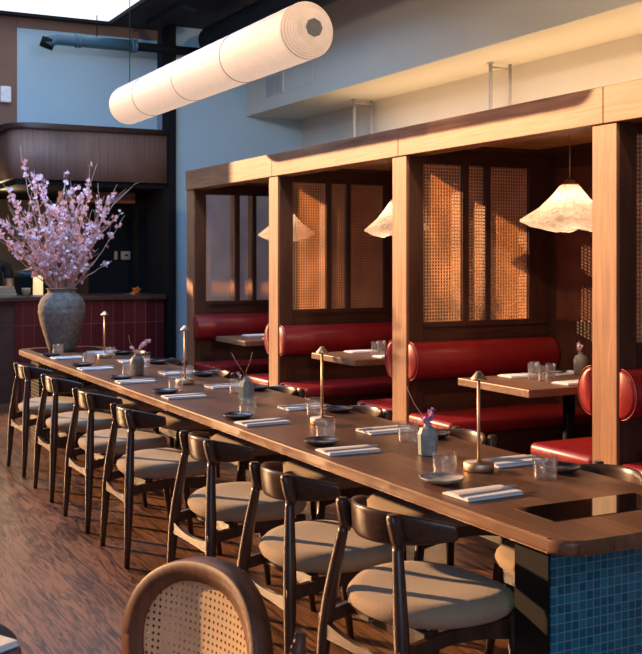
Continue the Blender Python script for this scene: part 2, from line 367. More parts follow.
# skylight pane in its black curb
struct(MB().box(.3, 3.36, 6.0, 11.46, HC+.012, HC+.03).build('window_1', M_sky))
cr = MB(); cr.box(3.34, 3.37, 6, 11.46, HC-.03, HC+.012); cr.box(.3, 3.34, 11.44, 11.46, HC-.02, HC+.012); cr.box(.3, 3.34, 6.0, 6.03, HC-.02, HC+.012)
struct(cr.build('trim_1', M_black))
# right wall, cross wall beyond the booths
struct(MB().box(5.6, 5.75, -1, 11.45, 0, HC).build('wall_right', M_wall))
struct(MB().box(4.03, 5.6, 11.3, 11.45, 0, HC).build('wall_far', M_wallc))
struct(MB().box(3.95, 4.03, 11.22, 11.45, 0, HC).build('trim_2', M_black))
# plaster soffit above the booths
struct(MB().box(4.9, 5.6, -1, 11.3, 3.11, HC).build('wall_soffit', M_wall))
# upper wall over the bar and its wooden bulkhead
struct(MB().box(2.40, 3.95, 11.62, 11.74, 2.8, 3.94).build('wall_upper', M_wallc))
struct(MB().box(2.40, 3.95, 11.60, 11.74, 3.94, HC).build('wall_top_shade', M_wallb))  # brown strip stands in for the shading along the wall's top edge
struct(MB().box(.9, 2.28, 12.9, 13.0, 2.3, HC).build('wall_side', M_wallb))
struct(MB().box(2.20, 2.40, 11.61, 12.9, 2.90, HC).build('wall_return', M_wallb))
arc = [(3.95, 11.62), (3.95, 11.3)]+[(2.50-.22*math.sin(a), 11.52-.22*math.cos(a)) for a in [PI/2*i/8 for i in range(9)]]+[(2.28, 13.0), (2.34, 13.0), (2.34, 11.62)]
struct(MB().prism(arc, 2.32, 2.84).build('wall_bulkhead', M_fascia))
arc2 = [(3.95, 11.62), (3.95, 11.26)]+[(2.50-.26*math.sin(a), 11.52-.26*math.cos(a)) for a in [PI/2*i/8 for i in range(9)]]+[(2.24, 13.0), (2.34, 13.0), (2.34, 11.62)]
struct(MB().prism(arc2, 2.84, 2.90, bev=.012).build('trim_3', M_trimd))
struct(MB().box(2.34, 3.95, 11.34, 14.4, 2.26, 2.32).build('trim_4', M_black))
# back kitchen
struct(MB().box(3.38, 3.95, 12.3, 12.4, 0, 2.3).build('wall_kitchen', M_black))
struct(MB().box(3.86, 3.95, 12.02, 12.3, 0, 2.3).box(3.95, 4.12, 11.46, 12.3, 0, 2.6).build('wall_kitchen_side', M_black))
struct(MB().box(-.2, 3.50, 14.3, 14.4, 0, 2.6).build('wall_back', M_olive))
struct(MB().box(3.38, 3.50, 12.4, 14.3, 0, 2.3).build('wall_niche', M_trimd))
struct(MB().box(3.0, 3.85, 12.1, 12.29, 2.13, 2.255, bev=.005).build('trim_5', M_beam))

# ------------------------------------------------------------------ bar counter
bar = thing('bar_counter', 'bar counter faced in oxblood tiles with dark wooden top, beyond the long table', 'counter', (3.0, 11.5, 0))
MB().box(2.32, 3.93, 11.34, 11.9, 0.0, 1.05).build('tiled_front', M_tiler).parent = bar
MB().box(2.0, 2.32, 11.36, 11.9, 0.0, 1.05).build('end_panel', M_trimd).parent = bar
MB().box(1.9, 3.94, 11.28, 12.0, 1.05, 1.10, bev=.008).build('counter_top', M_trimd).parent = bar
for c in bar.children: c.matrix_parent_inverse = Matrix.Translation((-3.0, -11.5, 0))

# ------------------------------------------------------------------ header beam, partitions, booths
FX = 3.60   # aisle face of the booths
PY = [3.90, 5.78, 7.68, 9.56]   # near faces of the partitions
bounds = [2.02, 3.98, 5.86, 7.77, 9.73]
where = ['above the nearest booth at the right edge', 'above the second booth from the right', 'above the middle booth with the red bolster', 'above the farthest booth']
for i in range(4):
    o = MB().box(FX-.012, FX+.13, bounds[i]+.001, bounds[i+1]-.001, 2.145, 2.325, bev=.004).build('header_beam', M_beam)
    tag(o, 'warm walnut header beam length '+where[i], 'beam', 'header beams over the booths')
pn = ['nearest the camera, at the right', 'between the second and third booth from the right', 'between the two farthest booths', 'closing off the farthest booth beside the pale wall']
XB = 4.75
def partition(y, label):
    t = thing('booth_partition', label, 'partition', (FX, y, 0), 0, 'booth partitions')
    D = .17
    MB().box(.020, .125, .002, D-.002, 0, 2.143, bev=.003).build('post', M_frameX, t)
    MB().box(0, .0195, 0, D, 0, 2.143, bev=.003).build('sunlit_face', M_post, t)  # paler sun-side skin over a dark post: light and shade put into colour
    f = MB(); f.box(.127, XB-FX, .03, D-.03, 0, 1.09); f.box(.127, XB-FX, .03, D-.03, 2.105, 2.2)
    f.build('panel_rail', M_frameH, t)
    s_ = MB()
    for a, b in ((.127, .137), (.437, .484), (.619, .66), (.975, XB-FX)): s_.box(a, b, .012, D-.03, 1.09, 2.105, bev=.003)
    s_.box(.127, XB-FX, .012, .03, 1.06, 1.092); s_.box(.127, XB-FX, .012, .03, 2.10, 2.13)
    s_.build('stile_frame', M_frameX, t)
    for a, b in ((.137, .437), (.484, .619), (.66, .975)):
        MB().box(a, b, .036, .040, 1.09, 2.105).build('cane_panel', M_cane, t)
    return t
part = [partition(PY[0], 'walnut booth partition with cane panels '+pn[0])]
for i in (1, 2, 3): part.append(dup(part[0], 'walnut booth partition with cane panels '+pn[i], (FX, PY[i], 0)))
bn = ['at the right edge of the photo', 'of the booth with the full paper pendant', 'of the middle booth', 'of the farthest booth']
def back_panel(y0, y1, label):
    t = thing('booth_back_panel', label, 'panel', (XB, (y0+y1)/2, 0), 0, 'booth back panels')
    h = (y1-y0)/2
    MB().box(.03, .06, -h, h, 0, 2.2).build('backing', M_frameX, t)
    f = MB(); f.box(0, .03, -h, h, 0, 1.09, bev=.003); f.box(0, .03, -h, h, 2.10, 2.2, bev=.003)
    for a, b in ((-h, -h+.12), (-.03, .03), (h-.12, h)): f.box(0, .03, a, b, 1.09, 2.10, bev=.003)
    f.build('back_frame', M_frameX, t)
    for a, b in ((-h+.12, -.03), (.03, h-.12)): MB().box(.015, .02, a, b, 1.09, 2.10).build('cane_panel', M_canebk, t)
    return t
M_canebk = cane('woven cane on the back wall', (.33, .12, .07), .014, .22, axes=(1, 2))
spans = [(2.05, 3.9), (4.07, 5.78), (5.95, 7.68), (7.85, 9.56)]
for i, (a, b) in enumerate(spans): back_panel(a-.085, b+.085, 'dark walnut and cane back wall panel '+bn[i])
def roof(y0, y1, label):
    t = thing('booth_ceiling', label, 'booth ceiling', (FX, (y0+y1)/2, 2.2), 0, 'booth ceilings')
    h = (y1-y0)/2
    f = MB()
    f.box(.13, .42, -h, h, 0, .07); f.box(.95, XB+.06-FX, -h, h, 0, .07); f.box(.42, .95, -h, -h+.2, 0, .07); f.box(.42, .95, h-.2, h, 0, .07); f.box(.42, .95, -h+.2, h-.2, .05, .07)
    f.build('ceiling_board', M_frameH, t)
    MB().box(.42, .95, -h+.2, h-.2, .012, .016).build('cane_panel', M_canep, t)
for i, (a, b) in enumerate(spans): roof(a-.085, b+.085, 'booth ceiling with inset cane panel '+bn[i])

def half_bolster(sgn):
    """half-round bolster against a partition; local origin on the partition face, seat grows to sgn*y"""
    mb = MB(); rings = []
    L_ = XB-FX-.012; N_ = 20
    for x, k in ((0.0, .86), (.006, .95), (.016, 1), (L_-.02, 1), (L_, .96)):
        rings.append([(x, sgn*(.012+.10*k*math.sin(PI*j/N_)), .852+.118*k*math.cos(PI*j/N_)) for j in range(N_+1)])
    mb.sweep(rings); return mb
def bench(sgn):
    t = thing('booth_bench', '', 'bench', (0, 0, 0), 0, 'red leather booth benches')
    L_ = XB-FX-.01
    bo = half_bolster(sgn).build('bolster', M_leather, t)
    pg = MB(); N_ = 20
    pg.tube([(.010, sgn*(.014+.103*math.sin(PI*j/N_)), .852+.121*math.cos(PI*j/N_)) for j in range(N_+1)], .0035, 6)
    pg.build('piping', M_leather, bo)
    y0, y1 = sorted((0.005*sgn, .495*sgn))
    MB().box(-.005, L_, y0, y1, .452, .528, bev=.03, seg=4).build('seat_cushion', M_leather, t)
    y0, y1 = sorted((0.005*sgn, .42*sgn))
    MB().box(.04, L_, y0, y1, 0, .45, bev=.004).build('bench_base', M_frameH, t)
    for ch in t.children:
        if ch.name.startswith(('seat_cushion', 'bolster')):
            for p in ch.data.polygons: p.use_smooth = True
    return t
bl = {(0, -1): 'red leather bench with its bolster at the right edge, near side of the nearest partition', (0, 1): 'red leather bench behind the nearest post, its seat end sunlit',
      (1, -1): 'red leather bench under the long dark red bolster in the middle booth', (1, 1): 'red leather bench showing left of the second post from the right',
      (2, -1): 'red leather bench with dark red bolster right of the third post', (2, 1): 'red leather bench peeking out left of the third post',
      (3, -1): 'shaded oxblood bench of the farthest booth beside the pale wall'}
src = {}
for i, y in enumerate(PY):
    for sgn in (-1, 1):
        if (i, sgn) not in bl: continue
        yy = y if sgn < 0 else y+.17
        # the panels are recessed: seat and bolster reach back to them
        if sgn not in src:
            b = bench(sgn); src[sgn] = b; b.location = (FX+.005, yy, 0); b['label'] = bl[(i, sgn)]
        else: b = dup(src[sgn], bl[(i, sgn)], (FX+.005, yy, 0))
def btable(y, label):
    t = thing('booth_table', label, 'table', (FX+.01, y, 0), 0, 'booth tables')
    MB().box(0, 1.0, -.33, .33, .757, .80, bev=.004).build('tabletop', M_btable, t)
    p = MB(); p.tube([(.55, 0, .02), (.55, 0, .757)], .035); p.build('pedestal', M_black, t)
    MB().lathe([(.23, 0), (.23, .012), (.06, .022)], (.55, 0, 0)).build('base_plate', M_black, t)
    MB().box(.2, .9, -.2, .2, .745, .756).build('mounting_plate', M_black, t)
    return t
bt = btable(4.90, 'walnut booth table with sunlit end under the clear paper pendant')
dup(bt, 'walnut booth table of the middle booth left of the second post', (FX+.01, 6.79, 0))
dup(bt, 'dim walnut booth table of the farthest booth', (FX+.01, 8.68, 0))

# pendants: crinkled paper shades
def pendant(seed):
    random.seed(seed)
    t = thing('pendant_lamp', '', 'lamp', (0, 0, 0), 0, 'crinkled paper pendants in the booths')
    n = 40; ph = random.random()*6
    prof = [(.046, .125), (.062, .112), (.105, .055), (.17, -.012), (.268, -.085), (.266, -.092), (.20, -.125), (.11, -.14)]
    rings = []
    for k, (r, z) in enumerate(prof):
        u = k/7; rr = []
        for i in range(n):
            a = 2*PI*i/n
            q = .95*r*(1+.16*u*math.cos(2*a+ph)+.05*u*math.sin(5*a+ph*2)+.02*random.uniform(-1, 1))
            zz = z+(.018*math.sin(3*a+ph)*u if k < 6 else .01*math.sin(3*a+ph))+random.uniform(-.004, .004)
            rr.append((q*math.cos(a), q*math.sin(a), zz))
        rings.append(rr)
    MB().sweep(rings, caps=False).build('lamp_shade', M_paper2, t)
    MB().tube([(0, 0, .15), (0, 0, .42)], .0035, 8).build('cord', M_brass, t)
    MB().lathe([(.012, .155), (.03, .15), (.03, .135), (.05, .13), (.05, .122)]).build('shade_cap', M_brass, t)
    MB().ball((0, 0, .05), .03).build('bulb', M_bulb, t)
    return t
for x, y, sd_, lab in ((4.15, 4.88, 3, 'crinkled paper pendant in full view over the booth table at right'), (4.15, 6.79, 5, 'crinkled paper pendant half hidden by the second post from the right'), (4.15, 8.68, 9, 'crinkled paper pendant in the farthest booth, glimpsed through cane')):
    p = pendant(sd_); p.location = (x, y, 1.80); p['label'] = lab
    point('pendant_light', (x, y, 1.80), 7, (1, .70, .48), .05)

# conduit hangers between booth roof and soffit
for i, y in enumerate((9.55, 7.25)):
    t = thing('conduit_hanger', 'pale steel conduit bracket above the booths, '+('left' if i == 0 else 'right')+' one of two', 'conduit', (5.33, y, 2.27), 0, 'conduits above the booths')
    MB().tube([(0, 0, 0), (0, 0, .84)], .016).build('pole', M_grey, t)
    MB().tube([(.20, 0, 0), (.20, 0, .84)], .013).build('pole', M_grey, t)
    MB().tube([(0, 0, .80), (.20, 0, .80)], .010).build('crossbar', M_grey, t)
    MB().lathe([(.03, .83), (.03, .842)]).build('flange', M_grey, t)

# vent grille and access panel on the soffit
t = thing('vent_grille', 'pale vent grille on the soffit below the long paper lamp', 'vent', (4.9, 10.52, 3.36))
MB().box(-.012, 0, -.22, .22, -.11, .11, bev=.003).build('grille_frame', M_wall, t)
g = MB()
for k in range(2):
    for j in range(9): g.box(-.020, -.012, -.20+k*.21, -.01+k*.21, -.095+j*.0212, -.084+j*.0212)
g.build('louvres', M_grey, t)
tag(MB().box(4.894, 4.9, 9.62, 10.12, 3.25, 3.47, bev=.002).build('access_panel', M_wall), 'flush plaster access panel beside the vent grille', 'panel')

# ------------------------------------------------------------------ communal table
tb = thing('communal_table', 'long walnut communal table on blue mosaic blocks running through the room', 'table', (2.22, 5.7, 0))
def under(o, root): o.parent = root; o.matrix_parent_inverse = Matrix.Translation(-root.location); return o
under(MB().prism(rrect(1.87, 2.58, 2.22, 9.12, [.07, .16, .16, .07], 8), .708, .75, bev=.012).build('tabletop', M_table), tb)
under(MB().box(1.99, 2.47, 2.42, 2.58, 0, .708).build('tiled_block', M_tileb), tb)
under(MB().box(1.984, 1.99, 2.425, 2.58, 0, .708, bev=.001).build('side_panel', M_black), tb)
under(MB().box(1.97, 2.47, 8.70, 8.98, 0, .708).build('tiled_block', M_tilef), tb)
under(MB().box(2.06, 2.40, 2.58, 8.70, .665, .708).build('under_frame', M_black), tb)
under(MB().box(2.0, 2.47, 2.42, 2.60, .7495, .7515, bev=.0005).build('stone_inset', M_inset), tb)
under(MB().prism(rrect(1.95, 2.49, 8.50, 9.02, .1), .7495, .7512).build('stone_inset', M_inset), tb)

# ------------------------------------------------------------------ dining chairs
def make_chair():
    t = thing('dining_chair', '', 'chair', (0, 0, 0), 0, '')
    # seat
    rings = []; n = 44; cx = .290
    for z, k in ((.408, .80), (.412, .90), (.424, .965), (.444, 1.0), (.460, .985), (.472, .93), (.479, .80), (.482, .55), (.482, .2)):
        rr = []
        for i in range(n):
            a = 2*PI*i/n; c, s_ = sq(a, 2.35)
            rr.append((cx+.245*k*c, (.258+.018*c)*k*s_, z+.012*(s_*k)**2-.006*(c*k)**2 if z > .47 else z))
        rings.append(rr)
    MB().sweep(rings).build('seat', M_fabric, t)
    # curved crest rail
    rings = []; U = 34; W_ = .238
    for i in range(U+1):
        u = math.sin(PI*(i/U-.5)); y = W_*u; x = .048+.165*abs(u)**2.0
        dx = .165*2.0*abs(u)*math.copysign(1, u)/W_; tn = Vector((dx, 1, 0)).normalized(); nn = Vector((tn.y, -tn.x, 0))
        e = abs(i/U-.5)*2; endk = 1 if e < .9 else math.sqrt(max(.02, 1-((e-.9)/.1)**2))
        h = .051*(1-.55*abs(u)**3)*endk; th = .0095*(1 if e < .95 else .75)
        zc = .702-.004*abs(u)
        ring = []
        for j in range(14):
            a = 2*PI*j/14; c, s_ = sq(a, 3)
            ring.append(Vector((x-.10*h*s_, y, zc+h*s_))+nn*(th*c))
        rings.append(ring)
    MB().sweep(rings).build('backrest', M_crest, t)
    for s_ in (-1, 1):
        # rear leg with its flat head clasping the crest
        MB().tube([(.020, .225*s_, 0), (.028, .218*s_, .15), (.036, .205*s_, .32), (.043, .190*s_, .42), (.053, .168*s_, .53), (.064, .145*s_, .64), (.066, .140*s_, .66)],
                  [.0135, .0180, .0225, .0235, .0210, .0170, .0160], 14).sweep(
            [[Vector((.072-.20*(z-.66)+.020*c*w, (.139-.06*(z-.66))*s_+.018*q*w, z)) for c, q in [sq(2*PI*j/14, 3.2) for j in range(14)]] for z, w in ((.645, .6), (.66, .9), (.685, 1.05), (.72, 1.08), (.742, 1.0), (.752, .72))]
        ).build('leg', M_chair, t)
        MB().tube([(.505, .215*s_, 0), (.478, .208*s_, .2), (.452, .20*s_, .41)], [.0125, .018, .021], 14).build('leg', M_chair, t)
    f = MB()
    for s_ in (-1, 1):
        rings = []
        for i in range(13):
            u = i/12; x = .02+.43*u; y = (.205-.005*u)*s_
            zt = .400+.008*math.sin(PI*u)-.022*(1-u)**3; zb = .335+.028*math.sin(PI*u)
            rings.append([(x, y-.010, zb), (x, y+.010, zb), (x, y+.010, zt), (x, y-.010, zt)])
        f.sweep(rings, smooth=False)
    f.box(.435, .46, -.205, .205, .35, .405, bev=.003); f.box(.12, .15, -.2, .2, .36, .41, bev=.003)
    f.build('seat_frame', M_chair, t)
    rings = []
    for i in range(13):
        u = -1+2*i/12; h = .013+.016*u*u; z = .315+.012*u*u
        rings.append([(.027, .205*u, z-h), (.045, .205*u, z-h), (.045, .205*u, z+h), (.027, .205*u, z+h)])
    MB().sweep(rings, smooth=False).build('stretcher', M_crest, t)
    return t
ch0 = make_chair()
ordn = ['first', 'second', 'third', 'fourth', 'fifth', 'sixth', 'seventh', 'eighth']
YL = [2.83, 3.50, 4.29, 5.30, 6.04, 6.88, 7.72]
YR = [2.93, 3.85, 4.70, 5.66, 6.66, 7.58, 8.40]
for i, y in enumerate(YL):
    lab = 'dark wooden chair, beige seat, '+ordn[i]+' from the blue tiled end, open floor side'
    loc = (1.562+random.Random(i).uniform(-.012, .012), y, 0); rz = (.09, .0, .03, -.02, .02, 0, .03)[i]
    if i == 0: ch0.location = loc; ch0.rotation_euler = (0, 0, rz); ch0['label'] = lab; ch0['group'] = 'chairs along the open floor side'; 
    else: dup(ch0, lab, loc, rz, 'chairs along the open floor side')
for i, y in enumerate(YR):
    lab = 'dark wooden chair, beige seat, '+ordn[i]+' from the blue tiled end, booth side'
    dup(ch0, lab, (2.795, y, 0), PI, 'chairs along the booth side')

# ------------------------------------------------------------------ place settings
TZ = .7505
def napkin():
    t = thing('folded_napkin', '', 'napkin', (0, 0, 0), 0, '')
    m = MB(); m.box(-.11, .11, -.068, .068, 0, .007, bev=.003); m.box(-.108, .110, -.064, .05, .0072, .012, bev=.0025); m.build('linen', M_napkin, t)
    return t
def sleeve():
    t = thing('chopstick_sleeve', '', 'chopsticks', (0, 0, 0), 0, '')
    MB().box(-.118, .075, -.013, .013, 0, .004, bev=.0015).build('paper_sleeve', M_stick, t)
    for s_ in (-.005, .005): MB().tube([(.06, s_, .003), (.132, s_*.7, .003)], [.0030, .0036], 8).build('chopstick', M_stick, t)
    return t
def tumbler(r=.042, h=.078):
    t = thing('water_tumbler', '', 'glass', (0, 0, 0), 0, '')
    MB().lathe([(.001, .006), (r*.9, .006), (r-.003, .012), (r-.002, h), (r, h+.001), (r+.001, h-.001), (r*.97, .003), (r*.93, 0), (.001, 0)], n=28, caps=False).build('glass_body', M_glass, t)
    return t
def plate(mat):
    t = thing('side_plate', '', 'plate', (0, 0, 0), 0, '')
    w_ = lambda a, k: 1+.012*math.cos(3*a+1)
    MB().lathe([(.001, .009), (.052, .010), (.066, .016), (.074, .021), (.076, .020), (.070, .013), (.058, .005), (.001, .0)], n=36, wob=w_, caps=False).build('dish', mat, t)
    MB().lathe([(.046, 0), (.048, .004)], n=24).build('foot', M_rim, t)
    return t
P_nap, P_tum, P_plate, P_platel = None, None, None, None
used = {}
def lay(label, loc, rz, group):
    c_, s_ = math.cos(rz), math.sin(rz)
    put('slv', sleeve, label, (loc[0]+.012*s_, loc[1]-.012*c_, loc[2]+.0125), rz+.05, group)
def put(kind, maker, label, loc, rz, group):
    if kind not in used:
        o = maker(); used[kind] = o; o.location = loc; o.rotation_euler = (0, 0, rz); o['label'] = label; o['group'] = group; return o
    return dup(used[kind], label, loc, rz, group)
napL = [(2.031, 2.803), (2.019, 3.668), (2.016, 4.47), (2.02, 5.499), (2.002, 6.3), (2.0, 7.165), (2.03, 8.043)]
plL = [(2.018, 3.016), (1.999, 3.856), (1.979, 4.661), (1.99, 5.71), (1.975, 6.502), (1.975, 7.403), (1.965, 8.27)]
glL = [(2.085, 3.10), (2.068, 3.95), (2.067, 4.75), (2.081, 5.80), (2.065, 6.63), (2.06, 7.55), (2.05, 8.40)]
napR = [(2.44, 3.188), (2.395, 4.018), (2.40, 4.83), (2.40, 5.829), (2.40, 6.64), (2.40, 7.552), (2.40, 8.376)]
glR = [(2.366, 2.91), (2.347, 3.756), (2.351, 4.60), (2.345, 5.54), (2.34, 6.323), (2.33, 7.139), (2.33, 7.95)]
plR = [(2.49, 2.985), (2.495, 3.80), (2.495, 4.64), (2.495, 5.62), (2.495, 6.44), (2.495, 7.35), (2.495, 8.18)]
for i in range(7):
    pos = ordn[i]+' place from the blue tiled end'
    put('nap', napkin, 'white folded napkin, %s, open floor side' % pos, (*napL[i], TZ), random.Random(i).uniform(-.06, .06), 'folded napkins on the long table')
    lay('pale chopstick sleeve across the napkin, %s, open floor side' % pos, (*napL[i], TZ), random.Random(i).uniform(-.06, .06), 'chopstick sleeves')
    lay('pale chopstick sleeve across the napkin, %s, booth side' % pos, (*napR[i], TZ), PI+random.Random(i+9).uniform(-.06, .06), 'chopstick sleeves')
    if i == 0: put('platel', lambda: plate(M_platel), 'pale speckled side plate nearest the blue tiled end', (*plL[0], TZ), .3, 'side plates on the long table')
    else: put('plate', lambda: plate(M_plate), 'dark glazed side plate, %s, open floor side' % pos, (*plL[i], TZ), i, 'side plates on the long table')
    put('tum', tumbler, 'clear water tumbler, %s, open floor side' % pos, (*glL[i], TZ), i, 'water tumblers on the long table')
    put('nap', napkin, 'white folded napkin, %s, booth side' % pos, (*napR[i], TZ), PI+random.Random(i+9).uniform(-.06, .06), 'folded napkins on the long table')
    put('plate', lambda: plate(M_plate), 'dark glazed side plate, %s, booth side' % pos, (*plR[i], TZ), i*2, 'side plates on the long table')
    put('tum', tumbler, 'clear water tumbler, %s, booth side' % pos, (*glR[i], TZ), i, 'water tumblers on the long table')
# booth tables' settings
BZ = .8005
bs = [('right booth', [(4.03, 4.70), (3.98, 5.13), (4.30, 5.12)], [(3.96, 4.98), (4.05, 4.93), (3.94, 4.86), (4.02, 5.04)], [(4.24, 5.13), (4.21, 4.70)]),
      ('middle booth', [(3.96, 7.0), (3.95, 6.56)], [(3.97, 6.80), (4.06, 6.86), (4.10, 6.76)], [(4.20, 7.0), (4.18, 6.58)]),
      ('farthest booth', [(3.95, 8.90), (3.95, 8.46)], [(4.03, 8.72), (4.12, 8.66), (4.15, 8.76)], [(4.20, 8.9), (4.18, 8.47)])]
gi = ['nearest the aisle', 'second from the aisle', 'third from the aisle', 'farthest from the aisle']
for nm, nps, gls, pls in bs:
    for k, (x, y) in enumerate(sorted(nps)): put('nap', napkin, 'white folded napkin %s on the %s table' % (gi[k], nm), (x, y, BZ), .05*k, 'folded napkins on the booth tables')
    for k, (x, y) in enumerate(sorted(gls)): put('bt', lambda: tumbler(.03, .09), 'small clear glass %s on the %s table' % (gi[k], nm), (x, y, BZ), k, 'small glasses on the booth tables')
    for k, (x, y) in enumerate(pls): put('plate', None, 'dark side plate on the %s side of the %s table' % (('far', 'near')[k], nm), (x, y, BZ), k, 'side plates on the booth tables')

# cordless brass table lamps
def tlamp():
    t = thing('table_lamp', '', 'lamp', (0, 0, 0), 0, 'brass table lamps on the long table')
    MB().lathe([(.050, 0), (.054, .003), (.054, .027), (.051, .030), (.012, .032), (.010, .038)], n=32).build('base', M_brass, t)
    MB().tube([(0, 0, .032), (0, 0, .325)], .0058, 12).build('stem', M_brass, t)
    MB().lathe([(.008, .349), (.027, .325), (.029, .321), (.024, .321), (.004, .326)], n=28).build('lamp_head', M_brass, t)
    return t
for (x, y), lab in zip([(2.25, 3.13), (2.25, 4.33), (2.235, 6.07), (2.29, 7.95)], ['slim brass table lamp nearest the blue tiled end', 'slim brass table lamp second from the blue tiled end', 'slim brass table lamp third from the blue tiled end', 'slim brass table lamp nearest the big grey urn']):
    put('tl', tlamp, lab, (x, y, TZ), 0, 'brass table lamps on the long table')

# bud vases with twigs
def flower(mb, c, r, d=None, petals=5):
    d = Vector(d or (random.uniform(-1, 1), random.uniform(-1, 1), random.uniform(-.3, 1))).normalized()
    u = d.orthogonal().normalized(); v = d.cross(u); c = Vector(c); a0 = random.random()*6
    for k in range(petals):
        a = a0+2*PI*k/petals; e = u*math.cos(a)+v*math.sin(a); s_ = d.cross(e)
        mb.quad(c, c+e*r*.6+s_*r*.42+d*r*.2, c+e*r+d*r*.42, c+e*r*.6-s_*r*.42+d*r*.2)
def bud_vase(loc, mat, twigs, label, faceted, sc=1.0):
    t = thing('bud_vase', label, 'vase', loc, random.uniform(0, 1), 'bud vases')
    n = 8 if faceted else 28
    prof = [(.031, 0), (.036, .004), (.039, .082), (.028, .104), (.015, .109), (.013, .118), (.015, .122), (.009, .122), (.008, .108)]
    o = MB().lathe([(r*sc, h*sc) for r, h in prof], n=n).build('vase_body', mat, t)
    if faceted:
        for p in o.data.polygons: p.use_smooth = False
    return t
def twig_thing(base, pts_list, flowers, label, mat, fr=.012):
    t = thing('blossom_twig', label, 'twig', base, 0, 'twigs in the bud vases')
    m = MB()
    for pts in pts_list: m.tube(pts, [.0016]+[.0013]*(len(pts)-1), 6)
    m.build('stem', M_twig, t)
    if flowers:
        f = MB()
        for c in flowers:
            for _ in range(5): flower(f, Vector(c)+Vector([random.uniform(-.008, .008) for _ in range(3)]), fr)
        f.build('blossoms', mat, t)
    return t
random.seed(3)
bud_vase((2.251, 3.46, TZ), M_ceram, None, 'blue grey faceted bud vase near the blue tiled end of the long table', True)
twig_thing((2.251, 3.46, TZ+.11), [[(0, 0, -.05), (-.01, .01, .03), (-.045, .03, .09), (-.07, .04, .15)], [(0, 0, -.05), (.004, .002, .02), (.012, .0, .055)]],
           [(.004, 0, .018), (.014, 0, .035), (.02, .002, .055), (-.008, .004, .022), (.024, 0, .028)], 'violet blossom sprig in the bud vase near the tiled end', M_petal2)
bud_vase((2.211, 5.10, TZ), M_ceram, None, 'blue grey faceted bud vase in the middle of the long table', True, 1.12)
twig_thing((2.211, 5.10, TZ+.12), [[(0, 0, -.05), (.0, .0, .05), (.02, -.01, .10), (.03, -.01, .145)], [(0, 0, -.05), (-.01, .01, .04), (-.035, .03, .085), (-.06, .05, .14)]],
           [(-.028, .01, .018), (-.034, .01, .034)], 'nearly bare forked twig in the middle bud vase', M_petal, .008)
bud_vase((2.13, 6.66, TZ), M_ceram2, None, 'taupe bud vase toward the urn end of the long table', False, 1.15)
twig_thing((2.13, 6.66, TZ+.13), [[(0, 0, -.05), (-.01, .0, .03), (-.04, .02, .08), (-.05, .02, .13)], [(0, 0, -.05), (.01, 0, .03), (.05, 0, .08), (.07, -.01, .09)]],
           [(.0, 0, .02), (.02, 0, .045), (.045, 0, .07), (.06, 0, .085), (.075, 0, .085), (-.03, .01, .05), (-.02, 0, .03), (.03, 0, .06)], 'pink blossom sprig in the taupe bud vase', M_petal)
bud_vase((4.36, 5.03, BZ), M_ceram2, None, 'small taupe bud vase on the booth table at right', False, 1.1)
twig_thing((4.36, 5.03, BZ+.125), [[(0, 0, -.05), (-.01, 0, .04), (-.012, 0, .08)]], [(-.01, 0, .03), (-.012, 0, .055), (.0, 0, .04)], 'pink sprig in the booth table vase', M_petal)

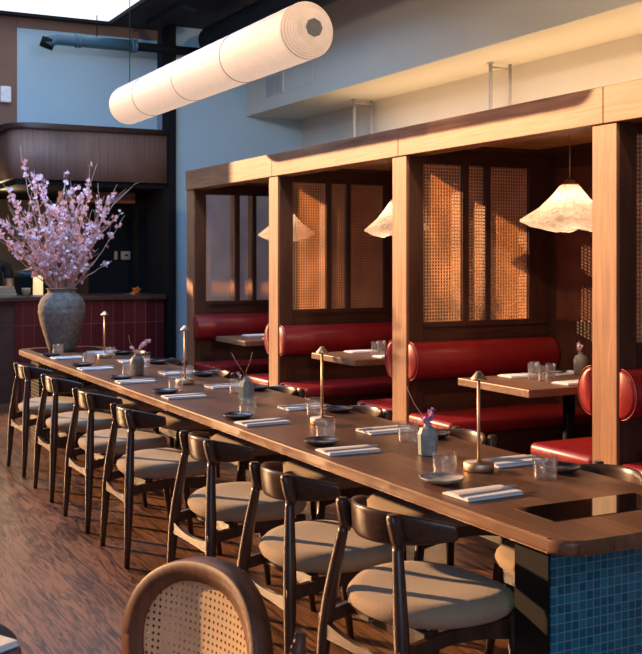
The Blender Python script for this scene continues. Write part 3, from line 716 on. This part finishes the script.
# ------------------------------------------------------------------ the big urn and its blossom branches
UX, UY = 2.172, 8.77
urn = thing('stoneware_urn', 'large rough grey stoneware urn holding pink blossom branches at the table end', 'vase', (UX, UY, TZ+.001))
rib = lambda a, k: 1+.006*math.sin(k*2.4)
prof = []
ctrl = [(.100, 0), (.112, .02), (.142, .12), (.172, .22), (.190, .31), (.186, .37), (.165, .42), (.130, .455), (.112, .470), (.118, .492), (.126, .500), (.118, .503), (.104, .495), (.10, .46), (.15, .40), (.16, .3)]
for i in range(len(ctrl)-1):
    for k in range(4):
        u = k/4; prof.append((ctrl[i][0]*(1-u)+ctrl[i+1][0]*u, ctrl[i][1]*(1-u)+ctrl[i+1][1]*u))
MB().lathe(prof, n=48, wob=rib).build('urn_body', M_urn, urn)
def branch(tip, bend, nsub, nfl, seed, seglen=14):
    R_ = random.Random(seed); random.seed(seed)
    base = Vector((R_.uniform(-.05, .05), R_.uniform(-.05, .05), -.16)); tip = Vector(tip)
    t = thing('blossom_branch', 'pale blossom branch, one of the spray standing in the big grey urn', 'branch', (UX, UY, TZ+.5), 0, 'blossom branches in the urn')
    m = MB(); mouth = Vector((max(-.08, min(.08, tip.x*.16)), max(-.08, min(.08, tip.y*.16)), 0))
    pts = []
    for i in range(seglen+1):
        u = i/seglen
        if u < .16: p = base.lerp(mouth, u/.16)
        else:
            q = (u-.16)/.84; mid = mouth.lerp(tip, .5)+Vector(bend)
            p = mouth*(1-q)**2+mid*2*q*(1-q)+tip*q*q
            p = p+Vector([R_.uniform(-.008, .008) for _ in range(3)])
        pts.append(p)
    m.tube(pts, [.0058*(1-.75*i/seglen) for i in range(seglen+1)], 6)
    f = MB(); cand = [(pts[i], i) for i in range(int(seglen*.42), seglen+1)]
    paths = [pts[int(seglen*.45):]]
    for k in range(nsub):
        i = R_.randint(int(seglen*.35), seglen-2); p = pts[i]; d = (pts[i+1]-pts[i]).normalized()
        side = Vector((R_.uniform(-1, 1), R_.uniform(-1, 1), R_.uniform(-.1, .8))).normalized()
        l = R_.uniform(.10, .24); sp = [p]
        for j in range(1, 5): sp.append(p+(d*.6+side*.8)*l*j/4+Vector([R_.uniform(-.010, .010) for _ in range(3)])+Vector((0, 0, .02*j/4)))
        m.tube(sp, [.0026, .0023, .002, .0016, .001], 5); paths.append(sp)
    m.build('stem', M_twig, t)
    for k in range(nfl):
        pa = paths[R_.randrange(len(paths))] if R_.random() < .75 else paths[0]
        i = R_.randrange(len(pa)-1); c = pa[i].lerp(pa[i+1], R_.random())
        for _ in range(R_.randint(1, 5)): flower(f, c+Vector([R_.uniform(-.020, .020) for _ in range(3)]), R_.uniform(.012, .021))
    if nfl: f.build('blossoms', M_petal, t)['kind'] = 'stuff'
    return t
RR = random.Random(11)
# right/left in the photo runs along (.888,-.46)
def sp(a, dpt, h): return (.888*a+.46*dpt, -.46*a+.888*dpt, h)
tips = [(-.33, .0, 1.10), (-.25, .1, 1.00), (-.38, -.1, .86), (-.20, -.1, .92), (-.10, .0, .84), (.0, .1, .86), (.10, -.1, .96), (.16, .1, .86), (.22, 0, .90), (.30, .05, .98), (.36, -.1, .84), (.30, .15, .75), (.40, .05, .80), (.45, .0, .90),
        (-.45, .05, .84), (-.52, -.05, .72), (-.56, .1, .60), (-.50, 0, .46), (-.42, .2, .66), (-.3, -.2, .70), (-.15, .25, .68), (.05, -.25, .66), (.2, -.2, .60), (.34, .1, .56), (.42, -.05, .62), (-.05, .1, .72), (.12, .2, .60), (-.30, .2, .52), (-.22, -.22, .5), (.27, .2, .44), (0, -.2, .5), (-.38, .0, .36), (.1, .0, .45), (-.12, .1, .55), (.2, 0, .72), (.05, 0, .78), (-.28, .05, .80)]
for k, (a, dp, h) in enumerate(tips):
    branch(sp(a+RR.uniform(-.05, .05), dp, h*RR.uniform(.86, 1.06)), (RR.uniform(-.07, .07), RR.uniform(-.06, .06), RR.uniform(-.05, .10)), 7, RR.randint(9, 26), 100+k)
branch(sp(.66, 0, .88), (-.10, .02, .22), 1, 3, 300); branch(sp(.52, 0, .60), (-.02, 0, -.08), 2, 4, 301); branch(sp(.40, .0, .22), (.02, 0, .02), 1, 7, 302); branch(sp(-.34, 0, 1.16), (-.06, .02, .05), 3, 6, 303)

# ------------------------------------------------------------------ long paper lamp
LX, LZ, LR = 2.80, 2.815, .166
pl = thing('paper_tube_lamp', 'long glowing cylindrical paper lantern hanging under the skylight', 'lamp', (LX, 7.4, LZ))
Y0, Y1 = 5.58-7.4, 9.06-7.4
seams = [5.58-7.4, 6.52-7.4, 7.45-7.4, 8.38-7.4]
prof = []
y = Y0
n_ = 120
for i in range(n_+1):
    yy = Y0+(Y1-Y0-.06)*i/n_
    pin = min(abs(yy-s_) for s_ in seams); r = LR*(1-.025*math.exp(-(pin/.02)**2))*(1+.003*math.sin(yy*190))
    prof.append((r, yy))
for a in range(1, 8): prof.append((LR-.06+.06*math.cos(a/8*PI/2), Y1-.06+.06*math.sin(a/8*PI/2)))
prof.append((.03, Y1))
MB().lathe(prof, axis=1, n=56, caps=True).build('paper_tube', M_paper, pl)
ep = [(LR*.985, Y0)]
for i in range(1, 40):
    u = i/40; r = LR*(1-u*.66); ep.append((r+.002*(i % 2), Y0-.085*math.sin(min(1, u*1.25)*PI/2)-.008*(i % 2)))
MB().lathe(ep, axis=1, n=56, caps=True).build('pleated_end', M_paperend, pl)
MB().lathe([(.055, Y0-.087), (.055, Y0-.094), (.05, Y0-.096)], axis=1, n=8).build('end_cap', M_cap, pl)
for s_ in seams:
    r_ = LR*.985
    MB().tube([(r_*math.cos(2*PI*k/40), s_, r_*math.sin(2*PI*k/40)) for k in range(41)], .0028, 6, caps=False).build('seam_ring', M_seam, pl)
for yy in (8.96-7.4, 5.72-7.4): MB().tube([(0, yy, LR-.01), (0, yy, HC-LZ)], .0035, 6).build('hanging_wire', M_black, pl)

# ------------------------------------------------------------------ pipe, track light on the ceiling
pp = thing('sprinkler_pipe', 'thick dark blue lit pipe running under the skylight before the far wall', 'pipe', (3.33, 11.15, 3.76))
MB().tube([(-.72, .0, -.07), (-.70, 0, -.03), (-.62, 0, .0), (.22, 0, 0)], .062, 20).build('pipe_run', M_pipe, pp)
MB().tube([(.2, 0, 0), (.95, 0, -.0)], .048, 20).build('pipe_run', M_black, pp)
MB().tube([(-.70, 0, -.0), (-.73, .02, -.10)], .07, 20).build('elbow', M_black, pp)
for x in (-.40, .20): MB().lathe([(.062, x-.03), (.074, x-.028), (.074, x-.012), (.066, x-.008), (.066, x+.008), (.074, x+.012), (.074, x+.028), (.062, x+.03)], axis=0, n=24).build('coupling', M_pipe, pp)
for x in (.62, -.2): MB().tube([(x, 0, .05), (x, 0, .288)], .006, 6).build('hanger_rod', M_black, pp)
tk = thing('track_light', 'black ceiling track with spotlight heads beside the skylight', 'track light', (3.62, 8.4, HC-.06))
MB().box(-.018, .018, -2.2, 2.6, -.02, .015).build('track', M_black, tk)
for y in (-1.9, -.6, 1.3):
    MB().tube([(0, y, -.02), (0, y, -.08)], .01, 8).build('bracket', M_black, tk)
    MB().tube([(-.02, y+.05, -.08), (.05, y-.08, -.17)], .035, 14).build('spot_head', M_black, tk)
tag(MB().box(2.22, 2.33, 11.55, 11.61, 3.13, 3.30, bev=.01).build('emergency_light', M_white), 'white emergency light unit high on the brown wall at left', 'wall light')
t = thing('added_duct', 'added black duct darkening the area above the near end of the paper lamp', 'duct', (4.2, 7.4, 3.78))  # invented duct, added so the area above the lamp reads black
MB().tube([(0, -3, 0), (0, 3.2, 0)], .15, 20).build('duct', M_black, t)
for y in (-1.5, 1.2): MB().tube([(0, y, .14), (0, y, .27)], .008, 6).build('hanger_rod', M_black, t)

# ------------------------------------------------------------------ things on and behind the bar
ln = thing('bar_lantern', 'glowing paper lantern on the bar top left of the urn', 'lamp', (2.60, 11.52, 1.10))
MB().lathe([(.052, .012), (.050, .21), (.046, .214)], n=24).build('lamp_shade', M_candle, ln)
MB().lathe([(.056, 0), (.056, .014)], n=24).build('base', M_white, ln)
tag(MB().lathe([(.036, 0), (.044, .06), (.046, .085), (.042, .085), (.038, .02)], (2.47, 11.50, 1.10), n=20).build('bar_cup', M_board), 'small tan cup beside the glowing bar lantern', 'cup')
for k in range(3):
    tag(MB().box(2.02+.01*k, 2.40-.012*k, 11.62, 11.86, 1.10+.033*k, 1.131+.033*k, bev=.004).build('wooden_tray', M_board), 'pale wooden tray on the bar, %s of the stack of three' % ('bottom', 'middle', 'top')[k], 'tray', 'wooden trays on the bar')
of = thing('orange_petals', 'orange flower lying on the right end of the bar top', 'flower', (3.66, 11.5, 1.10))
f = MB(); random.seed(5)
for k in range(9): flower(f, (random.uniform(-.05, .05), random.uniform(-.02, .02), random.uniform(.012, .05)), .04)
f.build('petals', M_orange, of); MB().tube([(-.12, 0, .006), (-.03, 0, .01), (.04, 0, .02)], .003, 6).build('stem', M_twig, of)
for x0, x1, lab in ((3.655, 3.695, 'small pale switch plate'), (3.735, 3.85, 'pale thermostat plate')):
    t = thing('wall_plate', lab+' on the black kitchen wall', 'switch', (x0, 12.3, 1.53), 0, 'plates on the black wall')
    MB().box(0, x1-x0, -.012, 0, -.05, .05, bev=.01).build('cover', M_board, t)
    if x1-x0 > .1: MB().box(.045, .085, -.015, -.012, -.010, .014).build('display', M_black, t)
    else: MB().box(.014, .030, -.016, -.012, -.02, .02).build('rocker', M_board, t)
sk = thing('prep_machine', 'dark prep machine with blue lit top behind the bar', 'machine', (2.72, 12.4, 1.0))
MB().box(-.16, .22, -.15, .15, 0, .30, bev=.02).build('body', M_black, sk); MB().box(-.12, .06, -.12, .12, .30, .34, bev=.015).build('hopper', M_pipe, sk)
MB().tube([(-.2, -.1, .34), (.1, -.1, .40), (.25, -.1, .30)], .008, 8).build('handle', M_steel, sk)
tag(MB().box(2.0, 3.34, 12.08, 12.72, .0, 1.0, bev=.005).build('back_counter', M_steel), 'steel kitchen counter behind the bar', 'counter')

# the cook behind the bar
def skin_body(name, verts, edges, radii, mat, parent, root=0, sub=2):
    me = bpy.data.meshes.new(name); me.from_pydata(verts, edges, []); me.materials.append(mat)
    o = bpy.data.objects.new(name, me); COL.objects.link(o); o.parent = parent
    md = o.modifiers.new('skin', 'SKIN'); md.use_smooth_shade = True
    if not me.skin_vertices: 
        bm = bmesh.new(); bm.from_mesh(me); bm.verts.layers.skin.verify(); bm.to_mesh(me); bm.free()
    for i, sv in enumerate(me.skin_vertices[0].data):
        r = radii[i]; sv.radius = r if hasattr(r, '__len__') else (r, r); sv.use_root = (i == root)
    s_ = o.modifiers.new('sub', 'SUBSURF'); s_.levels = sub; s_.render_levels = sub
    return o
ck = thing('person', 'cook in black t-shirt and grey cap bending over the counter behind the bar', 'person', (2.36, 12.95, 0), math.radians(0))
V = [(0, 0, .92), (0, -.02, 1.12), (-.01, -.05, 1.30), (-.02, -.07, 1.44), (-.03, -.09, 1.50), (-.05, -.10, 1.58), (-.06, -.11, 1.66), (-.05, -.10, 1.73),
     (.19, -.06, 1.40), (.22, -.09, 1.16), (.10, -.27, 1.10), (.02, -.35, 1.12),
     (-.20, -.08, 1.40), (-.24, -.12, 1.16), (-.22, -.30, 1.10), (-.20, -.40, 1.11),
     (.10, 0, .86), (.11, 0, .48), (.11, .02, .08), (.11, -.10, .04), (-.10, 0, .86), (-.11, 0, .48), (-.11, .02, .08), (-.11, -.10, .04)]
Ed = [(0, 1), (1, 2), (2, 3), (3, 4), (4, 5), (5, 6), (6, 7), (3, 8), (8, 9), (9, 10), (10, 11), (3, 12), (12, 13), (13, 14), (14, 15), (0, 16), (16, 17), (17, 18), (18, 19), (0, 20), (20, 21), (21, 22), (22, 23)]
Rd = [(.15, .11), (.14, .10), (.15, .10), (.10, .07), .052, .062, .088, .075, .055, .042, .034, .026, .055, .042, .034, .026, .085, .055, .04, .04, .085, .055, .04, .04]
skin_body('body', V, Ed, Rd, M_skin, ck)
Vt = [(0, 0, .94), (0, -.02, 1.12), (-.01, -.05, 1.30), (-.02, -.065, 1.43), (.19, -.06, 1.40), (.215, -.08, 1.24), (-.20, -.08, 1.40), (-.235, -.11, 1.24)]
skin_body('t_shirt', Vt, [(0, 1), (1, 2), (2, 3), (3, 4), (4, 5), (3, 6), (6, 7)], [(.17, .13), (.16, .12), (.17, .12), (.11, .085), .068, .06, .068, .06], M_tee, ck)
skin_body('trousers', [(0, 0, .96), (.10, 0, .86), (.11, 0, .48), (.11, .02, .12), (-.10, 0, .86), (-.11, 0, .48), (-.11, .02, .12)], [(0, 1), (1, 2), (2, 3), (0, 4), (4, 5), (5, 6)], [(.17, .13), .10, .07, .06, .10, .07, .06], M_tee, ck)
MB().lathe([(.10, 1.685), (.103, 1.71), (.095, 1.76), (.06, 1.79), (.01, 1.80)], (-.055, -.105, 0), n=24).ball((-.06, -.20, 1.69), (.07, .06, .012)).build('cap', M_hat, ck)
for s_ in (-1, 1):
    MB().ball((-.06+s_*.032, -.192, 1.655), .010).build('eye', M_black, ck)
    h_ = MB(); bx, by, bz = (.02, -.35, 1.12) if s_ > 0 else (-.20, -.40, 1.11)
    h_.ball((bx, by-.03, bz), (.034, .045, .016))
    for k in range(4): h_.tube([(bx-.024+.016*k, by-.06, bz), (bx-.026+.017*k, by-.10-.008*(k in (1, 2)), bz-.006), (bx-.026+.017*k, by-.115-.01*(k in (1, 2)), bz-.022)], [.008, .0075, .006], 8)
    h_.tube([(bx+s_*-.03, by-.02, bz), (bx+s_*-.05, by-.05, bz-.006), (bx+s_*-.045, by-.075, bz-.012)], [.010, .009, .007], 8)
    h_.build('hand', M_skin, ck)
MB().tube([(-.06, -.19, 1.65), (-.06, -.215, 1.63), (-.06, -.20, 1.62)], [.010, .014, .008], 8).build('nose', M_skin, ck)

# ------------------------------------------------------------------ cane-backed chair in the foreground and the small table it serves
cc = thing('cane_back_chair', 'round backed brown cane chair in the foreground with its back to the communal table', 'chair', (.925, 2.37, 0), math.radians(17.5))
# local: chair faces -x; backrest spans y
def bowx(u): return -.05*u*u
outer = []; cane_pts = []
NA = 56
def backring(a, ry, rz, zc):
    c, s_ = sq(a, 2.25); return c*ry, zc+s_*rz
m = MB(); rings = []
for i in range(NA):
    a = 2*PI*i/NA
    y, z = backring(a, .250, .205, .580); yi, zi = backring(a, .200, .160, .577)
    xo, xi_ = bowx(y/.25)+.07*(z-.6), bowx(yi/.25)+.07*(zi-.6)
    rings.append([(xo-.016, y*.985, z-.004), (xi_-.012, yi, zi), (xi_+.010, yi, zi), (xo+.034, y*.985, z-.004), (xo+.036, y*1.0, z), (xo-.010, y*1.0, z)])
rings.append(rings[0])
m.sweep(rings, caps=False)
m.build('back_frame', M_cane_frame, cc)
m = MB(); g = 14; rows = []
for k in (.05, 1, 2, 3, 4, 5, 6, 7):
    rr = []
    for i in range(NA):
        a = 2*PI*i/NA; y, z = backring(a, .202*k/7, .162*k/7, .577); rr.append((bowx(y/.25)+.07*(z-.6), y, z))
    rows.append(rr)
m.sweep(rows, caps=False); m.build('cane_back', M_caneb, cc)
for s_ in (-1, 1):
    MB().tube([(.07, .225*s_, 0), (.045, .235*s_, .3), (.035, .250*s_, .48), (.045, .262*s_, .63), (.055, .264*s_, .675)], [.014, .018, .02, .018, .012], 14).build('leg', M_cane_frame, cc)
    MB().tube([(-.47, .22*s_, 0), (-.45, .215*s_, .2), (-.44, .21*s_, .42)], [.014, .016, .018], 12).build('leg', M_cane_frame, cc)
MB().box(-.48, .05, -.24, .24, .40, .44, bev=.012).build('seat_frame', M_cane_frame, cc)
MB().box(-.46, .02, -.22, .22, .44, .48, bev=.018, seg=3).build('seat', M_fabric, cc)
st = thing('side_table', 'dark blue topped small table cut off at the bottom left corner', 'table', (.16, 2.19, 0))
MB().lathe([(.25, .70), (.29, .715), (.295, .735), (.29, .748), (.001, .748)], n=56).build('tabletop', M_bluecl, st)
MB().tube([(0, 0, .02), (0, 0, .70)], .03).build('pedestal', M_black, st)
MB().lathe([(.22, 0), (.22, .012), (.05, .025)], n=36).build('base_plate', M_black, st)
put('nap', napkin, 'white napkin on the dark blue table at the bottom left corner', (.315, 2.13, .7485), .5, 'napkins on the small blue table')
